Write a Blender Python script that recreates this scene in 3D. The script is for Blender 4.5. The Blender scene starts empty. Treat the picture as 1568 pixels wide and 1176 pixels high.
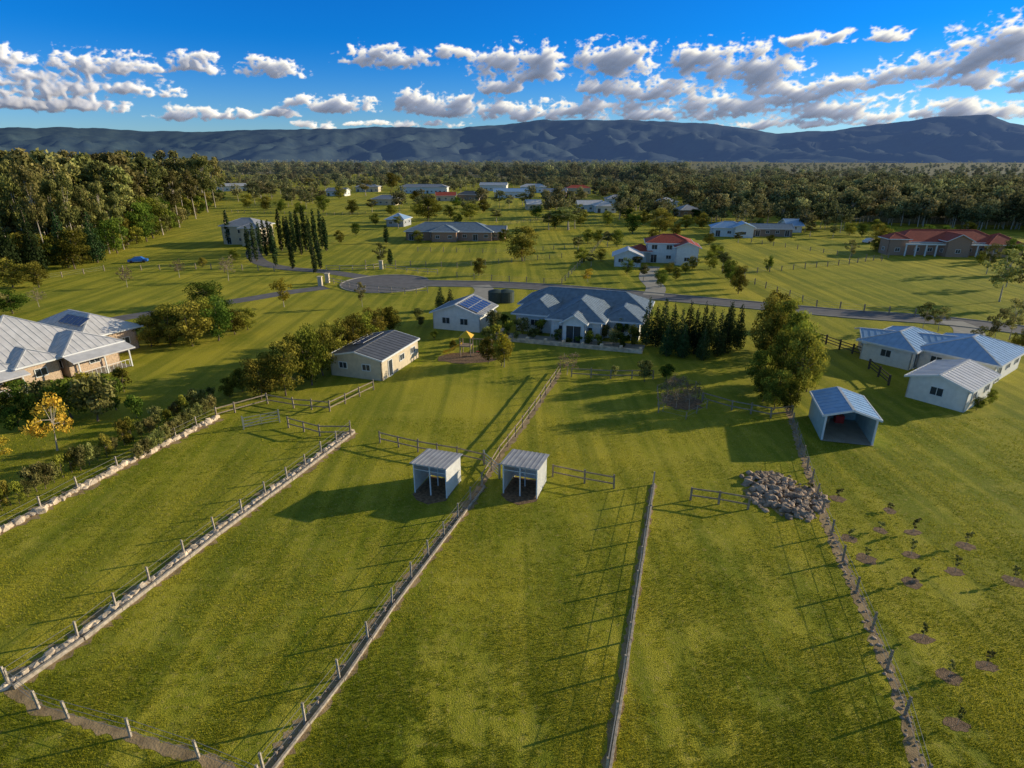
import bpy, math, random
import numpy as np
from mathutils import Vector, noise
R=math.radians
random.seed(4); rng=np.random.default_rng(7)
scene=bpy.context.scene
# ------------------------------------------------------------------ survey
H=25.0; P=R(21.0); F=900.0; CU=784; CV=588
sP,cP=math.sin(P),math.cos(P)
def G(u,v):
    """ground coordinates of a surveyed point (photogrammetry on the flat plain)"""
    dx=(u-CU)/F; dy=(v-CV)/F
    t=H/max(sP+dy*cP,0.003)
    return (t*dx, t*(cP-dy*sP))
def T(v):
    return H/max(sP+(v-CV)/F*cP,0.003)
def HT(v,vt):
    Y=G(CU,v)[1]; k=(CV-vt)/F
    return H-Y*(sP-k*cP)/(cP+k*sP)
# ------------------------------------------------------------------ helpers
col=scene.collection
def link(o,parent=None,loc=None,rz=None):
    col.objects.link(o)
    if parent: o.parent=parent
    if loc is not None: o.location=(loc[0],loc[1],loc[2] if len(loc)>2 else 0)
    if rz is not None: o.rotation_euler=(0,0,rz)
    return o
def empty(name,loc=(0,0,0),rz=0,parent=None):
    o=bpy.data.objects.new(name,None); o.empty_display_size=1
    return link(o,parent,loc,rz)
class MB:
    def __init__(s): s.v=[]; s.f=[]; s.m=[]
    def add(s,vs,fs,m=0):
        b=len(s.v); s.v+= [tuple(p) for p in vs]
        s.f+=[tuple(i+b for i in f) for f in fs]; s.m+=[m]*len(fs)
    def box(s,x0,y0,z0,x1,y1,z1,m=0):
        s.add([(x0,y0,z0),(x1,y0,z0),(x1,y1,z0),(x0,y1,z0),(x0,y0,z1),(x1,y0,z1),(x1,y1,z1),(x0,y1,z1)],
              [(0,3,2,1),(4,5,6,7),(0,1,5,4),(1,2,6,5),(2,3,7,6),(3,0,4,7)],m)
    def beam(s,a,b,w,h,m=0,up=(0,0,1)):
        a=Vector(a);b=Vector(b);d=(b-a)
        if d.length<1e-5: return
        d.normalize(); u=Vector(up)
        if abs(d.dot(u))>.98: u=Vector((1,0,0))
        r=d.cross(u).normalized()*w/2; q=r.cross(d).normalized()*h/2
        vs=[a-r-q,a+r-q,a+r+q,a-r+q,b-r-q,b+r-q,b+r+q,b-r+q]
        s.add(vs,[(0,1,2,3),(7,6,5,4),(0,4,5,1),(1,5,6,2),(2,6,7,3),(3,7,4,0)],m)
    def tube(s,a,b,r0,r1,n=6,m=0):
        a=Vector(a);b=Vector(b);d=(b-a).normalized()
        u=Vector((0,0,1)) if abs(d.z)<.95 else Vector((1,0,0))
        x=d.cross(u).normalized(); y=d.cross(x)
        vs=[a+(x*math.cos(2*math.pi*i/n)+y*math.sin(2*math.pi*i/n))*r0 for i in range(n)]
        vs+=[b+(x*math.cos(2*math.pi*i/n)+y*math.sin(2*math.pi*i/n))*r1 for i in range(n)]
        s.add(vs,[(i,(i+1)%n,(i+1)%n+n,i+n) for i in range(n)]+[tuple(range(n,2*n)),tuple(range(n-1,-1,-1))],m)
    def obj(s,name,mats,parent=None,loc=None,rz=None):
        if not isinstance(mats,(list,tuple)): mats=[mats]
        me=bpy.data.meshes.new(name); me.from_pydata(s.v,[],s.f)
        for m in mats: me.materials.append(m)
        me.polygons.foreach_set("material_index",s.m); me.update()
        return link(bpy.data.objects.new(name,me),parent,loc,rz)
def perlin(X,Y,seed):
    r=np.random.default_rng(seed); g=r.random((256,256))*2*np.pi; gx,gy=np.cos(g),np.sin(g)
    xi=np.floor(X).astype(int);yi=np.floor(Y).astype(int);xf=X-xi;yf=Y-yi
    s=lambda t:t*t*t*(t*(t*6-15)+10)
    def d(i,j): a=(xi+i)%256;b_=(yi+j)%256; return gx[a,b_]*(xf-i)+gy[a,b_]*(yf-j)
    u_,v_=s(xf),s(yf); a=d(0,0)*(1-u_)+d(1,0)*u_; b_=d(0,1)*(1-u_)+d(1,1)*u_; return (a*(1-v_)+b_*v_)*1.5
def fbm(X,Y,o,seed,bil=False,rough=.5):
    t=0;a=1;n=0
    for i in range(o):
        q=perlin(X*2**i+i*17.3,Y*2**i+i*9.1,seed+i); t=t+a*(np.abs(q) if bil else q); n+=a; a*=rough
    return t/n
def npmesh(name,co,faces,mat,smooth=False,attrs=()):
    """faces: (n,k) int array"""
    me=bpy.data.meshes.new(name); nf,k=faces.shape
    me.vertices.add(len(co)); me.vertices.foreach_set("co",co.astype(np.float32).ravel())
    me.loops.add(nf*k); me.loops.foreach_set("vertex_index",faces.astype(np.int32).ravel()); me.polygons.add(nf)
    me.polygons.foreach_set("loop_start",np.arange(0,nf*k,k,dtype=np.int32)); me.polygons.foreach_set("loop_total",np.full(nf,k,dtype=np.int32)); me.update(calc_edges=True)
    if smooth: me.polygons.foreach_set("use_smooth",[True]*nf)
    for n_,dom,val in attrs:
        a=me.attributes.new(n_,'FLOAT',dom); a.data.foreach_set("value",val.astype(np.float32))
    me.materials.append(mat); return me
# ------------------------------------------------------------------ materials
def nmat(name):
    m=bpy.data.materials.new(name); m.use_nodes=True
    nt=m.node_tree; b=nt.nodes["Principled BSDF"]; return m,nt,b
def N(nt,t,**k):
    n=nt.nodes.new(t)
    for a,v in k.items(): setattr(n,a,v)
    return n
def simple(name,c,rough=.7,var=.25,scale=2.0,metal=0,bump=0,bscale=20,spec=.3):
    m,nt,b=nmat(name)
    tc=N(nt,"ShaderNodeTexCoord"); nz=N(nt,"ShaderNodeTexNoise"); nz.inputs["Scale"].default_value=scale; nz.inputs["Detail"].default_value=3
    nt.links.new(tc.outputs["Object"],nz.inputs["Vector"])
    r=N(nt,"ShaderNodeValToRGB"); e=r.color_ramp.elements
    e[0].position=.3; e[1].position=.7
    e[0].color=tuple(x*(1-var) for x in c)+(1,); e[1].color=tuple(min(1,x*(1+var)) for x in c)+(1,)
    nt.links.new(nz.outputs["Fac"],r.inputs["Fac"]); nt.links.new(r.outputs["Color"],b.inputs["Base Color"])
    b.inputs["Roughness"].default_value=rough; b.inputs["Metallic"].default_value=metal; b.inputs["Specular IOR Level"].default_value=spec
    if bump:
        n2=N(nt,"ShaderNodeTexNoise"); n2.inputs["Scale"].default_value=bscale; n2.inputs["Detail"].default_value=2
        nt.links.new(tc.outputs["Object"],n2.inputs["Vector"])
        bp=N(nt,"ShaderNodeBump"); bp.inputs["Strength"].default_value=bump; bp.inputs["Distance"].default_value=.1
        nt.links.new(n2.outputs["Fac"],bp.inputs["Height"]); nt.links.new(bp.outputs["Normal"],b.inputs["Normal"])
    return m
M={}
M['cream']=simple("cream_wall",(.64,.53,.37),.8,.1)
M['white']=simple("white_wall",(.78,.76,.71),.7,.07)
M['brick']=simple("brick_wall",(.6,.44,.31),.85,.25,6,bump=.2)
M['obrick']=simple("dark_brick_wall",(.4,.25,.17),.85,.25,6)
M['brown']=simple("brown_wall",(.3,.22,.16),.85,.2,4)
M['greywall']=simple("grey_wall",(.4,.41,.42),.8,.1)
M['greenwall']=simple("pale_green_wall",(.38,.48,.45),.6,.1)
M['rdark']=simple("dark_metal_roof",(.12,.12,.13),.45,.15,1.5,metal=.0,spec=.5)
M['rblue']=simple("blue_grey_roof",(.2,.25,.3),.5,.18,1.5,spec=.4)
M['rgrey']=simple("grey_roof",(.34,.34,.36),.5,.15,1.2)
M['rlight']=simple("light_metal_roof",(.64,.61,.6),.45,.12,1.2,spec=.5)
M['rsky']=simple("pale_blue_roof",(.3,.46,.66),.4,.1,1.5,spec=.5)
M['rred']=simple("red_tile_roof",(.4,.075,.045),.7,.3,4,bump=.3)
M['rcap']=simple("ridge_cap",(.5,.5,.5),.5,.1)
M['trim']=simple("white_trim",(.75,.75,.73),.5,.05)
M['dark']=simple("dark_interior",(.03,.03,.03),.8,.1)
M['solar']=simple("solar_cell",(.015,.05,.22),.15,.2,8,spec=.8)
M['steel']=simple("galvanised_steel",(.45,.46,.47),.35,.1,metal=.6)
M['timber']=simple("weathered_timber",(.32,.25,.18),.85,.3,5)
M['dtimber']=simple("dark_timber",(.1,.08,.065),.85,.3,5)
M['post']=simple("pale_post",(.42,.35,.27),.8,.35,5)
M['wire']=simple("fence_wire",(.38,.36,.33),.4,.1,metal=.4)
M['rock']=simple("sandstone_rock",(.66,.52,.37),.9,.35,1.7,bump=.4,bscale=9)
M['grock']=simple("grey_rock",(.38,.28,.2),.9,.5,1.3,bump=.4,bscale=9)
M['dirt']=simple("bare_dirt",(.36,.25,.13),.95,.35,1.2,bump=.3,bscale=10)
M['mulch']=simple("mulch",(.22,.14,.08),.95,.45,4,bump=.5,bscale=15)
M['asph']=simple("asphalt",(.16,.15,.15),.9,.2,.7)
M['conc']=simple("concrete",(.36,.33,.28),.85,.15,1)
M['yellow']=simple("yellow_plastic",(.85,.5,.03),.4,.05)
M['redp']=simple("red_plastic",(.6,.05,.04),.4,.05)
M['bluep']=simple("blue_paint",(.03,.15,.5),.3,.05,spec=.6)
M['bark']=simple("gum_bark",(.48,.4,.3),.9,.35,3)
M['dbark']=simple("brown_bark",(.18,.13,.09),.9,.3,4)
M['tank']=simple("tank_green",(.05,.07,.06),.6,.1)
m,nt,b=nmat("window_glass"); b.inputs["Base Color"].default_value=(.05,.06,.07,1); b.inputs["Roughness"].default_value=.08; M['glass']=m
def leafmat(name,dark,light,trans=.3,haze=False,rnd=True):
    m,nt,b=nmat(name); nt.nodes.remove(b); out=nt.nodes["Material Output"]
    at=N(nt,"ShaderNodeAttribute",attribute_name="tone"); oi=N(nt,"ShaderNodeObjectInfo")
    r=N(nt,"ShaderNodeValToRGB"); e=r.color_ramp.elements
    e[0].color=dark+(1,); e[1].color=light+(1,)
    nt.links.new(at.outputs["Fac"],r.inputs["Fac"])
    hs=N(nt,"ShaderNodeHueSaturation")
    if rnd:
        mh=N(nt,"ShaderNodeMapRange"); mh.inputs[3].default_value=.475; mh.inputs[4].default_value=.53
        mv=N(nt,"ShaderNodeMapRange"); mv.inputs[3].default_value=.5; mv.inputs[4].default_value=1.4
        ml=N(nt,"ShaderNodeMath",operation='MULTIPLY'); ml.inputs[1].default_value=7.31
        fr=N(nt,"ShaderNodeMath",operation='FRACT')
        nt.links.new(oi.outputs["Random"],mh.inputs[0]); nt.links.new(oi.outputs["Random"],ml.inputs[0]); nt.links.new(ml.outputs[0],fr.inputs[0]); nt.links.new(fr.outputs[0],mv.inputs[0])
        nt.links.new(mh.outputs[0],hs.inputs["Hue"]); nt.links.new(mv.outputs[0],hs.inputs["Value"])
    nt.links.new(r.outputs["Color"],hs.inputs["Color"])
    d=N(nt,"ShaderNodeBsdfDiffuse"); t=N(nt,"ShaderNodeBsdfTranslucent"); mx=N(nt,"ShaderNodeMixShader"); mx.inputs[0].default_value=trans
    nt.links.new(hs.outputs[0],d.inputs[0]); nt.links.new(hs.outputs[0],t.inputs[0]); nt.links.new(d.outputs[0],mx.inputs[1]); nt.links.new(t.outputs[0],mx.inputs[2])
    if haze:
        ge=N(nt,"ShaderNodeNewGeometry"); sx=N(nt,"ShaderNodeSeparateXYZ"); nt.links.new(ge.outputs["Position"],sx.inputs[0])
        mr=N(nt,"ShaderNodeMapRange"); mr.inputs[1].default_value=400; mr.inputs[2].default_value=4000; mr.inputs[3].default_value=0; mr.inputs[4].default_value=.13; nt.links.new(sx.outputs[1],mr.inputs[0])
        em=N(nt,"ShaderNodeEmission"); em.inputs[0].default_value=(.5,.7,1,1); nt.links.new(mr.outputs[0],em.inputs[1])  # distance haze painted onto the leaves as bluish emission
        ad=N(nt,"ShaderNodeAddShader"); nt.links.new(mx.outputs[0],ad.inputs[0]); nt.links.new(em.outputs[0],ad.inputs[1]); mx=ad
    nt.links.new(mx.outputs[0],out.inputs[0]); return m
L={'gum':leafmat("gum_leaves",(.07,.085,.022),(.42,.38,.12)),
   'olive':leafmat("olive_leaves",(.06,.075,.012),(.42,.38,.055)),
   'green':leafmat("green_leaves",(.035,.07,.012),(.2,.25,.035)),
   'conifer':leafmat("conifer_needles",(.022,.045,.016),(.085,.12,.04),.15),
   'yellow':leafmat("yellow_leaves",(.35,.27,.025),(.8,.6,.07)),
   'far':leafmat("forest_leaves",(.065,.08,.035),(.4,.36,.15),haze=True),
   'dry':leafmat("dry_twigs",(.22,.15,.1),(.45,.34,.22)),
   'grass':leafmat("grass_blades",(.19,.21,.01),(.58,.51,.05),.35,rnd=False)}
# ------------------------------------------------------------------ trees
def leafmesh(name,cent,rad,tones,n,size,sq,mat,seed,wood=None,woodmat=None,flat=.0):
    r=np.random.default_rng(seed); cent=np.array(cent,float); rad=np.array(rad,float); tones=np.array(tones,float)
    p=rad**2; p/=p.sum(); idx=r.choice(len(cent),n,p=p)
    d=r.normal(size=(n,3)); d/=np.linalg.norm(d,axis=1)[:,None]
    rr=rad[idx]*(.45+.6*r.random(n)**.7)
    pos=cent[idx]+d*rr[:,None]*np.array([1,1,sq])
    nn=d+r.normal(size=(n,3))*.55+np.array([0,0,flat]); nn/=np.linalg.norm(nn,axis=1)[:,None]
    t=np.cross(nn,r.normal(size=(n,3))); t/=np.linalg.norm(t,axis=1)[:,None]; bb=np.cross(nn,t)
    s=(size*(.6+.8*r.random(n)))[:,None]
    q=np.stack([pos-t*s,pos+bb*s*.55,pos+t*s,pos-bb*s*.55],1).reshape(-1,3)
    q[:,2]=np.maximum(q[:,2],.003)
    mb=wood or MB(); nb=len(mb.v); nfw=len(mb.f)
    vs=mb.v+[tuple(x) for x in q]; fs=mb.f+[(nb+4*i,nb+4*i+1,nb+4*i+2,nb+4*i+3) for i in range(n)]
    me=bpy.data.meshes.new(name); me.from_pydata(vs,[],fs)
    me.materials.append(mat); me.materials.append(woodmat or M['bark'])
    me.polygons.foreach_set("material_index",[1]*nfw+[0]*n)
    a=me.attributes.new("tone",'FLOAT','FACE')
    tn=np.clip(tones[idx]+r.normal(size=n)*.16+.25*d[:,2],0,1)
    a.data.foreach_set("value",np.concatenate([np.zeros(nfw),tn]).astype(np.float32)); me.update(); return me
def crown_tree(name,seed,mat,wood,nl,size,trunk_h,cz,rx,rz,nc,cr,tr=.02,lean=.03,sq=.75):
    r=random.Random(seed); mb=MB(); cent=[];rad=[];ton=[]
    lx,ly=r.uniform(-lean,lean),r.uniform(-lean,lean)
    pts=[(0,0,0),(lx*.5,ly*.5,trunk_h*.5),(lx,ly,trunk_h),(lx*1.5,ly*1.5,trunk_h+(cz-trunk_h)*.9)]
    for i in range(3): mb.tube(pts[i],pts[i+1],tr*(1-.25*i),tr*(1-.25*(i+1)),7)
    for i in range(nc):
        a=r.uniform(0,6.28); q=r.random()**.45; h=r.uniform(-1,1); w=math.sqrt(max(0,1-h*h*.9))
        k=r.uniform(.75,1.12)
        c=(lx+rx*q*w*math.cos(a)*k, ly+rx*q*w*math.sin(a)*k, cz+rz*h*k*.85)
        cent.append(c); rad.append(cr*r.uniform(.65,1.35)); ton.append(r.uniform(.1,.8))
        if i%2==0:
            s=r.uniform(.55,1); st=tuple(pts[1][j]+(pts[3][j]-pts[1][j])*s for j in range(3))
            mid=tuple((st[j]*.5+c[j]*.5)+(.02 if j==2 else 0) for j in range(3))
            mb.tube(st,mid,tr*.38,tr*.25,4); mb.tube(mid,c,tr*.25,tr*.08,4)
    return leafmesh(name,cent,rad,ton,nl,size,sq,mat,seed,mb,wood)
def cone_tree(name,seed,mat,nl,size,r0,prof,nc=60):
    r=random.Random(seed); mb=MB(); mb.tube((0,0,0),(0,0,.9),.018,.005,6); cent=[];rad=[];ton=[]
    for i in range(nc):
        h=.04+.93*(i+.5)/nc; a=i*2.4+r.random(); w=prof(h)*r0
        cent.append((w*.6*math.cos(a),w*.6*math.sin(a),h)); rad.append(max(.015,w*.6*r.uniform(.8,1.25))); ton.append(r.uniform(.1,.75))
    return leafmesh(name,cent,rad,ton,nl,size,.8,mat,seed,mb,M['dbark'])
PR={}
for i in range(3):
    PR['gum%d'%i]=crown_tree("gum",10+i,L['gum'],M['bark'],3200,.018,.42,.7,.25,.27,26,.085,.018)
    PR['olive%d'%i]=crown_tree("olive",20+i,L['olive'],M['dbark'],4200,.022,.15,.53,.4,.43,42,.13,.022)
    PR['green%d'%i]=crown_tree("green",30+i,L['green'],M['dbark'],3400,.023,.18,.55,.4,.4,34,.14,.024)
    PR['shrub%d'%i]=crown_tree("shrub",40+i,L[['olive','green','gum'][i]],M['dbark'],1500,.04,.12,.5,.42,.4,18,.18,.03)
    PR['con%d'%i]=cone_tree("con",50+i,L['conifer'],2400,.02,.21,lambda h:min(1,(1-h)*1.25+.08)*min(1,.5+h*4),70)
    PR['cyp%d'%i]=cone_tree("cyp",60+i,L['conifer'],1400,.02,.085,lambda h:(math.sin(math.pi*min(1,h*.85+.12))**.6),60)
PR['yel0']=crown_tree("yel",70,L['yellow'],M['bark'],1100,.025,.25,.6,.4,.33,26,.1,.018)
PR['yel1']=crown_tree("yel",71,L['yellow'],M['bark'],1400,.025,.2,.58,.36,.36,26,.11,.018)
PR['dry0']=crown_tree("dry",72,L['dry'],M['bark'],600,.024,.25,.6,.4,.35,36,.09,.016)
PR['sap0']=crown_tree("sap",73,L['gum'],M['bark'],200,.045,.3,.6,.18,.33,9,.08,.014)
PR['sparse0']=crown_tree("sparse",74,L['gum'],M['bark'],1300,.022,.35,.64,.3,.32,30,.07,.014)
for i in range(4):
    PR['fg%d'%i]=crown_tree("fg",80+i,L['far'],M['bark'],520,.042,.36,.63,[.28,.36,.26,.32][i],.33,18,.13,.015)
    PR['fl%d'%i]=crown_tree("fl",90+i,L['gum'],M['bark'],1300,.023,[.5,.45,.42,.35][i],.7,[.12,.17,.2,.22][i],.28,24,.07,.0095)
WID=dict(gum=.6,olive=.98,green=.98,shrub=1.1,con=.42,cyp=.18,yel=.9,dry=.9,sap=.5,sparse=.7)
def tree(name,pk,u,v,vt,wpx,k=None):
    kk=pk if pk in PR else pk+str(random.randrange(3))
    h=HT(v,vt); base=pk.rstrip('0123456789'); w=wpx*T(v)/F/WID[base]
    x,y=G(u,v); o=bpy.data.objects.new(name,PR[kk]); link(o,None,(x,y,0),random.uniform(0,6.28)); o.scale=(w,w,h); return o
def scatter(name,parent,proto,items):
    vs=[];fs=[]
    for i,(x,y,s) in enumerate(items):
        a=random.uniform(0,6.28)
        for k in range(4):
            an=a+k*math.pi/2; vs.append((x+s*.7071*math.cos(an),y+s*.7071*math.sin(an),0))
        fs.append((4*i,4*i+1,4*i+2,4*i+3))
    me=bpy.data.meshes.new(name); me.from_pydata(vs,[],fs); o=bpy.data.objects.new(name,me); link(o,parent)
    o.instance_type='FACES'; o.use_instance_faces_scale=True; o.instance_faces_scale=1; o.show_instancer_for_render=False; o.show_instancer_for_viewport=False
    c=bpy.data.objects.new(name+"_unit",proto); link(c,o); return o
# ------------------------------------------------------------------ ground
m,nt,b=nmat("grass_ground"); M['ground']=m
tc=N(nt,"ShaderNodeTexCoord"); 
def noi(scale,det=6,rough=.6,vec=None,map_=None):
    n=N(nt,"ShaderNodeTexNoise"); n.inputs["Scale"].default_value=scale; n.inputs["Detail"].default_value=det; n.inputs["Roughness"].default_value=rough
    nt.links.new(vec or tc.outputs["Object"],n.inputs["Vector"]); return n
mp=N(nt,"ShaderNodeMapping"); mp.inputs["Rotation"].default_value=(0,0,R(18)); mp.inputs["Scale"].default_value=(1,.06,1); nt.links.new(tc.outputs["Object"],mp.inputs["Vector"])
mp2=N(nt,"ShaderNodeMapping"); mp2.inputs["Rotation"].default_value=(0,0,R(-60)); mp2.inputs["Scale"].default_value=(1,.04,1); nt.links.new(tc.outputs["Object"],mp2.inputs["Vector"])
def mixc(fac,a,b_,mode='MIX'):
    x=N(nt,"ShaderNodeMix",data_type='RGBA',blend_type=mode)
    if isinstance(fac,float): x.inputs[0].default_value=fac
    else: nt.links.new(fac,x.inputs[0])
    for s,c in ((6,a),(7,b_)):
        if isinstance(c,tuple): x.inputs[s].default_value=c+(1,)
        else: nt.links.new(c,x.inputs[s])
    return x.outputs[2]
def ramp(src,p0,p1,c0=0,c1=1):
    x=N(nt,"ShaderNodeMapRange"); x.inputs[1].default_value=p0; x.inputs[2].default_value=p1; x.inputs[3].default_value=c0; x.inputs[4].default_value=c1
    nt.links.new(src,x.inputs[0]); return x.outputs[0]
n_big=noi(.03,3); n_m2=noi(.1,3,.6); n_mid=noi(.4,4,.7); n_s=noi(3,3,.7); n_f=noi(14,2,.7); n_st=noi(.9,2,.5,mp.outputs[0]); n_s2=noi(.5,2,.5,mp2.outputs[0])
c=mixc(ramp(n_big.outputs[0],.4,.6),(.3,.32,.018),(.6,.49,.045))
c=mixc(ramp(n_m2.outputs[0],.45,.6,0,.8),c,(.21,.25,.016))
c=mixc(ramp(n_mid.outputs[0],.48,.66,0,.8),c,(.55,.47,.06))
c=mixc(ramp(n_st.outputs[0],.42,.62,0,.5),c,(.58,.49,.055))
c=mixc(ramp(n_s2.outputs[0],.46,.6,0,.6),c,(.18,.22,.018))
c=mixc(ramp(n_s.outputs[0],.55,.72,0,.65),c,(.6,.45,.15))
c=mixc(ramp(n_f.outputs[0],.35,.58,.75,0),c,(.1,.115,.01))
nt.links.new(c,b.inputs["Base Color"]); b.inputs["Roughness"].default_value=.9; b.inputs["Specular IOR Level"].default_value=.1
bp=N(nt,"ShaderNodeBump"); bp.inputs["Strength"].default_value=.5; bp.inputs["Distance"].default_value=.1
ad=N(nt,"ShaderNodeMath",operation='ADD'); nt.links.new(n_f.outputs[0],ad.inputs[0]); nt.links.new(n_s.outputs[0],ad.inputs[1])
nt.links.new(ad.outputs[0],bp.inputs["Height"]); nt.links.new(bp.outputs[0],b.inputs["Normal"])
mb=MB(); mb.add([(-15000,-3000,0),(15000,-3000,0),(15000,15000,0),(-15000,15000,0)],[(0,1,2,3)]); mb.obj("grass_ground",M['ground'])
def sheet(name,pts,mat,z,jit=0,seg=None):
    mb=MB(); mb.add([(x,y,z) for x,y in pts],[tuple(range(len(pts)))]); return mb.obj(name,mat)
M['floor']=simple("forest_floor",(.15,.14,.06),.95,.35,.03)
sheet("forest_floor_ground",[G(1090,318),G(1230,334),G(1400,343),G(1900,350),(6000,2500),(6000,9000),(-6000,9000),(-3000,1500),G(200,268),G(600,266),G(1000,285)],M['floor'],.03)
sheet("gum_forest_floor_ground",[G(-300,425),G(0,402),G(90,396),G(160,383),G(200,370),G(260,348),G(330,305),G(320,270),G(-300,270)],M['floor'],.02)
def ribbon(name,pts,w,mat,z=.006,jit=0,kerb=None,step=None,parent=None):
    P2=[]
    step=step or max(.4,w*.6)
    for (a,b_) in zip(pts[:-1],pts[1:]):
        n=max(1,int(math.dist(a,b_)/step))
        for i in range(n): P2.append((a[0]+(b_[0]-a[0])*i/n,a[1]+(b_[1]-a[1])*i/n))
    P2.append(pts[-1]); vs=[];fs=[];n=len(P2); mb=MB()
    for i,p in enumerate(P2):
        a=P2[max(0,i-1)];c_=P2[min(n-1,i+1)]; d=Vector((c_[0]-a[0],c_[1]-a[1])).normalized(); nx,ny=-d.y,d.x
        w1=w/2*(1+random.uniform(-jit,jit)); w2=w/2*(1+random.uniform(-jit,jit))
        vs+=[(p[0]+nx*w1,p[1]+ny*w1,z),(p[0]-nx*w2,p[1]-ny*w2,z)]
    fs=[(2*i,2*i+1,2*i+3,2*i+2) for i in range(n-1)]; mb.add(vs,fs,0)
    if kerb:
        for i in range(n-1):
            for s in (0,1):
                a=vs[2*i+s]; c_=vs[2*i+2+s]
                mb.beam((a[0],a[1],.06),(c_[0],c_[1],.06),.25,.14,1)
    return mb.obj(name,[mat,M['conc']],parent)
def smooth(pts,n=8):
    out=[]
    for i in range(len(pts)-1):
        p0=pts[max(0,i-1)];p1=pts[i];p2=pts[i+1];p3=pts[min(len(pts)-1,i+2)]
        for k in range(n):
            t=k/n
            out.append(tuple(.5*((2*p1[j])+(-p0[j]+p2[j])*t+(2*p0[j]-5*p1[j]+4*p2[j]-p3[j])*t*t+(-p0[j]+3*p1[j]-3*p2[j]+p3[j])*t**3) for j in (0,1)))
    out.append(pts[-1]); return out
GS=lambda l:[G(*p) for p in l]
ribbon("road",smooth(GS([(1800,530),(1620,512),(1450,492),(1300,481),(1180,470),(1080,461),(950,449),(850,441),(760,436),(650,434)])),6,M['asph'],.02,kerb=True)
cx,cy=G(592,434); mb=MB(); mb.add([(cx+9.5*math.cos(i*math.pi/16),cy+9.5*math.sin(i*math.pi/16),.03) for i in range(32)],[tuple(range(32))]); 
for i in range(32):
    a=i*math.pi/16;a2=(i+1)*math.pi/16
    if 2<i<30: mb.beam((cx+9.6*math.cos(a),cy+9.6*math.sin(a),.06),(cx+9.6*math.cos(a2),cy+9.6*math.sin(a2),.06),.3,.14,1)
mb.obj("cul_de_sac_road",[M['asph'],M['conc']])
ribbon("driveway",smooth(GS([(500,440),(440,448),(380,458),(300,470),(205,484),(120,500)])),4,M['asph'],.025)
ribbon("driveway",smooth(GS([(560,425),(500,416),(440,411),(400,402),(388,388),(392,376)])),4,M['asph'],.026)
ribbon("driveway",smooth(GS([(998,408),(992,425),(1004,440),(1000,452)])),4,M['conc'],.027)
ribbon("driveway",smooth(GS([(1455,492),(1482,505),(1480,525),(1455,540)])),4,M['conc'],.028)
ribbon("driveway",smooth(GS([(735,437),(742,445),(735,460),(745,480)])),4,M['conc'],.028)
# ------------------------------------------------------------------ fences, stone lines
KEEP=[]
def rockmesh(mb,x,y,z,s,r,m=0):
    ph=(1+5**.5)/2
    base=[(-1,ph,0),(1,ph,0),(-1,-ph,0),(1,-ph,0),(0,-1,ph),(0,1,ph),(0,-1,-ph),(0,1,-ph),(ph,0,-1),(ph,0,1),(-ph,0,-1),(-ph,0,1)]
    fs=[(0,11,5),(0,5,1),(0,1,7),(0,7,10),(0,10,11),(1,5,9),(5,11,4),(11,10,2),(10,7,6),(7,1,8),(3,9,4),(3,4,2),(3,2,6),(3,6,8),(3,8,9),(4,9,5),(2,4,11),(6,2,10),(8,6,7),(9,8,1)]
    a=r.uniform(0,6.28);ca,sa=math.cos(a),math.sin(a); sx,sy,sz=s*r.uniform(.7,1.3),s*r.uniform(.6,1),s*r.uniform(.45,.85)
    vs=[]
    for p in base:
        k=r.uniform(.75,1.15)/1.9; X,Y,Z=p[0]*sx*k,p[1]*sy*k,p[2]*sz*k
        vs.append((x+X*ca-Y*sa,y+X*sa+Y*ca,z+Z))
    mb.add(vs,fs,m)
def along(pts,step):
    for a,b_ in zip(pts[:-1],pts[1:]):
        n=max(1,int(round(math.dist(a,b_)/step)))
        for i in range(n):
            t=i/n; yield (a[0]+(b_[0]-a[0])*t,a[1]+(b_[1]-a[1])*t)
    yield pts[-1]
def fence(name,pts,sp=2.6,h=1.25,rails=(.35,.7,1.1),pw=.1,rail='wire',pm='post',rm=None,lean=.05):
    mb=MB(); q=list(along(pts,sp)); tops=[]
    for x,y in q:
        dx,dy=random.uniform(-lean,lean),random.uniform(-lean,lean); hh=h*random.uniform(.92,1.08)
        mb.beam((x,y,-.1),(x+dx,y+dy,hh),pw,pw,0,up=(0,1,0)); tops.append((x,y,dx,dy))
    w,t=(.016,.016) if rail=='wire' else (.05,.11)
    for (a,b_) in zip(tops[:-1],tops[1:]):
        for z in rails:
            ka=z/h
            mb.beam((a[0]+a[2]*ka,a[1]+a[3]*ka,z),(b_[0]+b_[2]*ka,b_[1]+b_[3]*ka,z+random.uniform(-.02,.02)),w,t,1)
    return mb.obj(name,[M[pm],M[rm or ('wire' if rail=='wire' else pm)]])
def rocks(name,pts,w,s,dens,mat='rock',seed=1):
    r=random.Random(seed); mb=MB()
    for x,y in along(pts,s*dens):
        for k in range(2):
            rockmesh(mb,x+r.uniform(-w,w)/2,y+r.uniform(-w,w)/2,s*.15,s*r.uniform(.5,1.15),r)
    return mb.obj(name,M[mat])
L1=GS([(-120,880),(0,815),(120,750),(235,690),(332,640)])
L2=GS([(14,1050),(120,978),(230,893),(330,816),(440,735),(537,662)])
L3=GS([(405,1185),(520,1040),(600,925),(680,820),(738,745)])
L3b=GS([(738,745),(765,700),(800,655),(835,605),(858,570)])
L4=GS([(928,1190),(955,1030),(975,900),(1000,742)])
L5=GS([(1415,1200),(1385,1095),(1335,965),(1290,860),(1258,785),(1230,700),(1205,620)])
L6=GS([(14,1050),(60,1085),(105,1100),(200,1128),(305,1160),(400,1200)])
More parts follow.
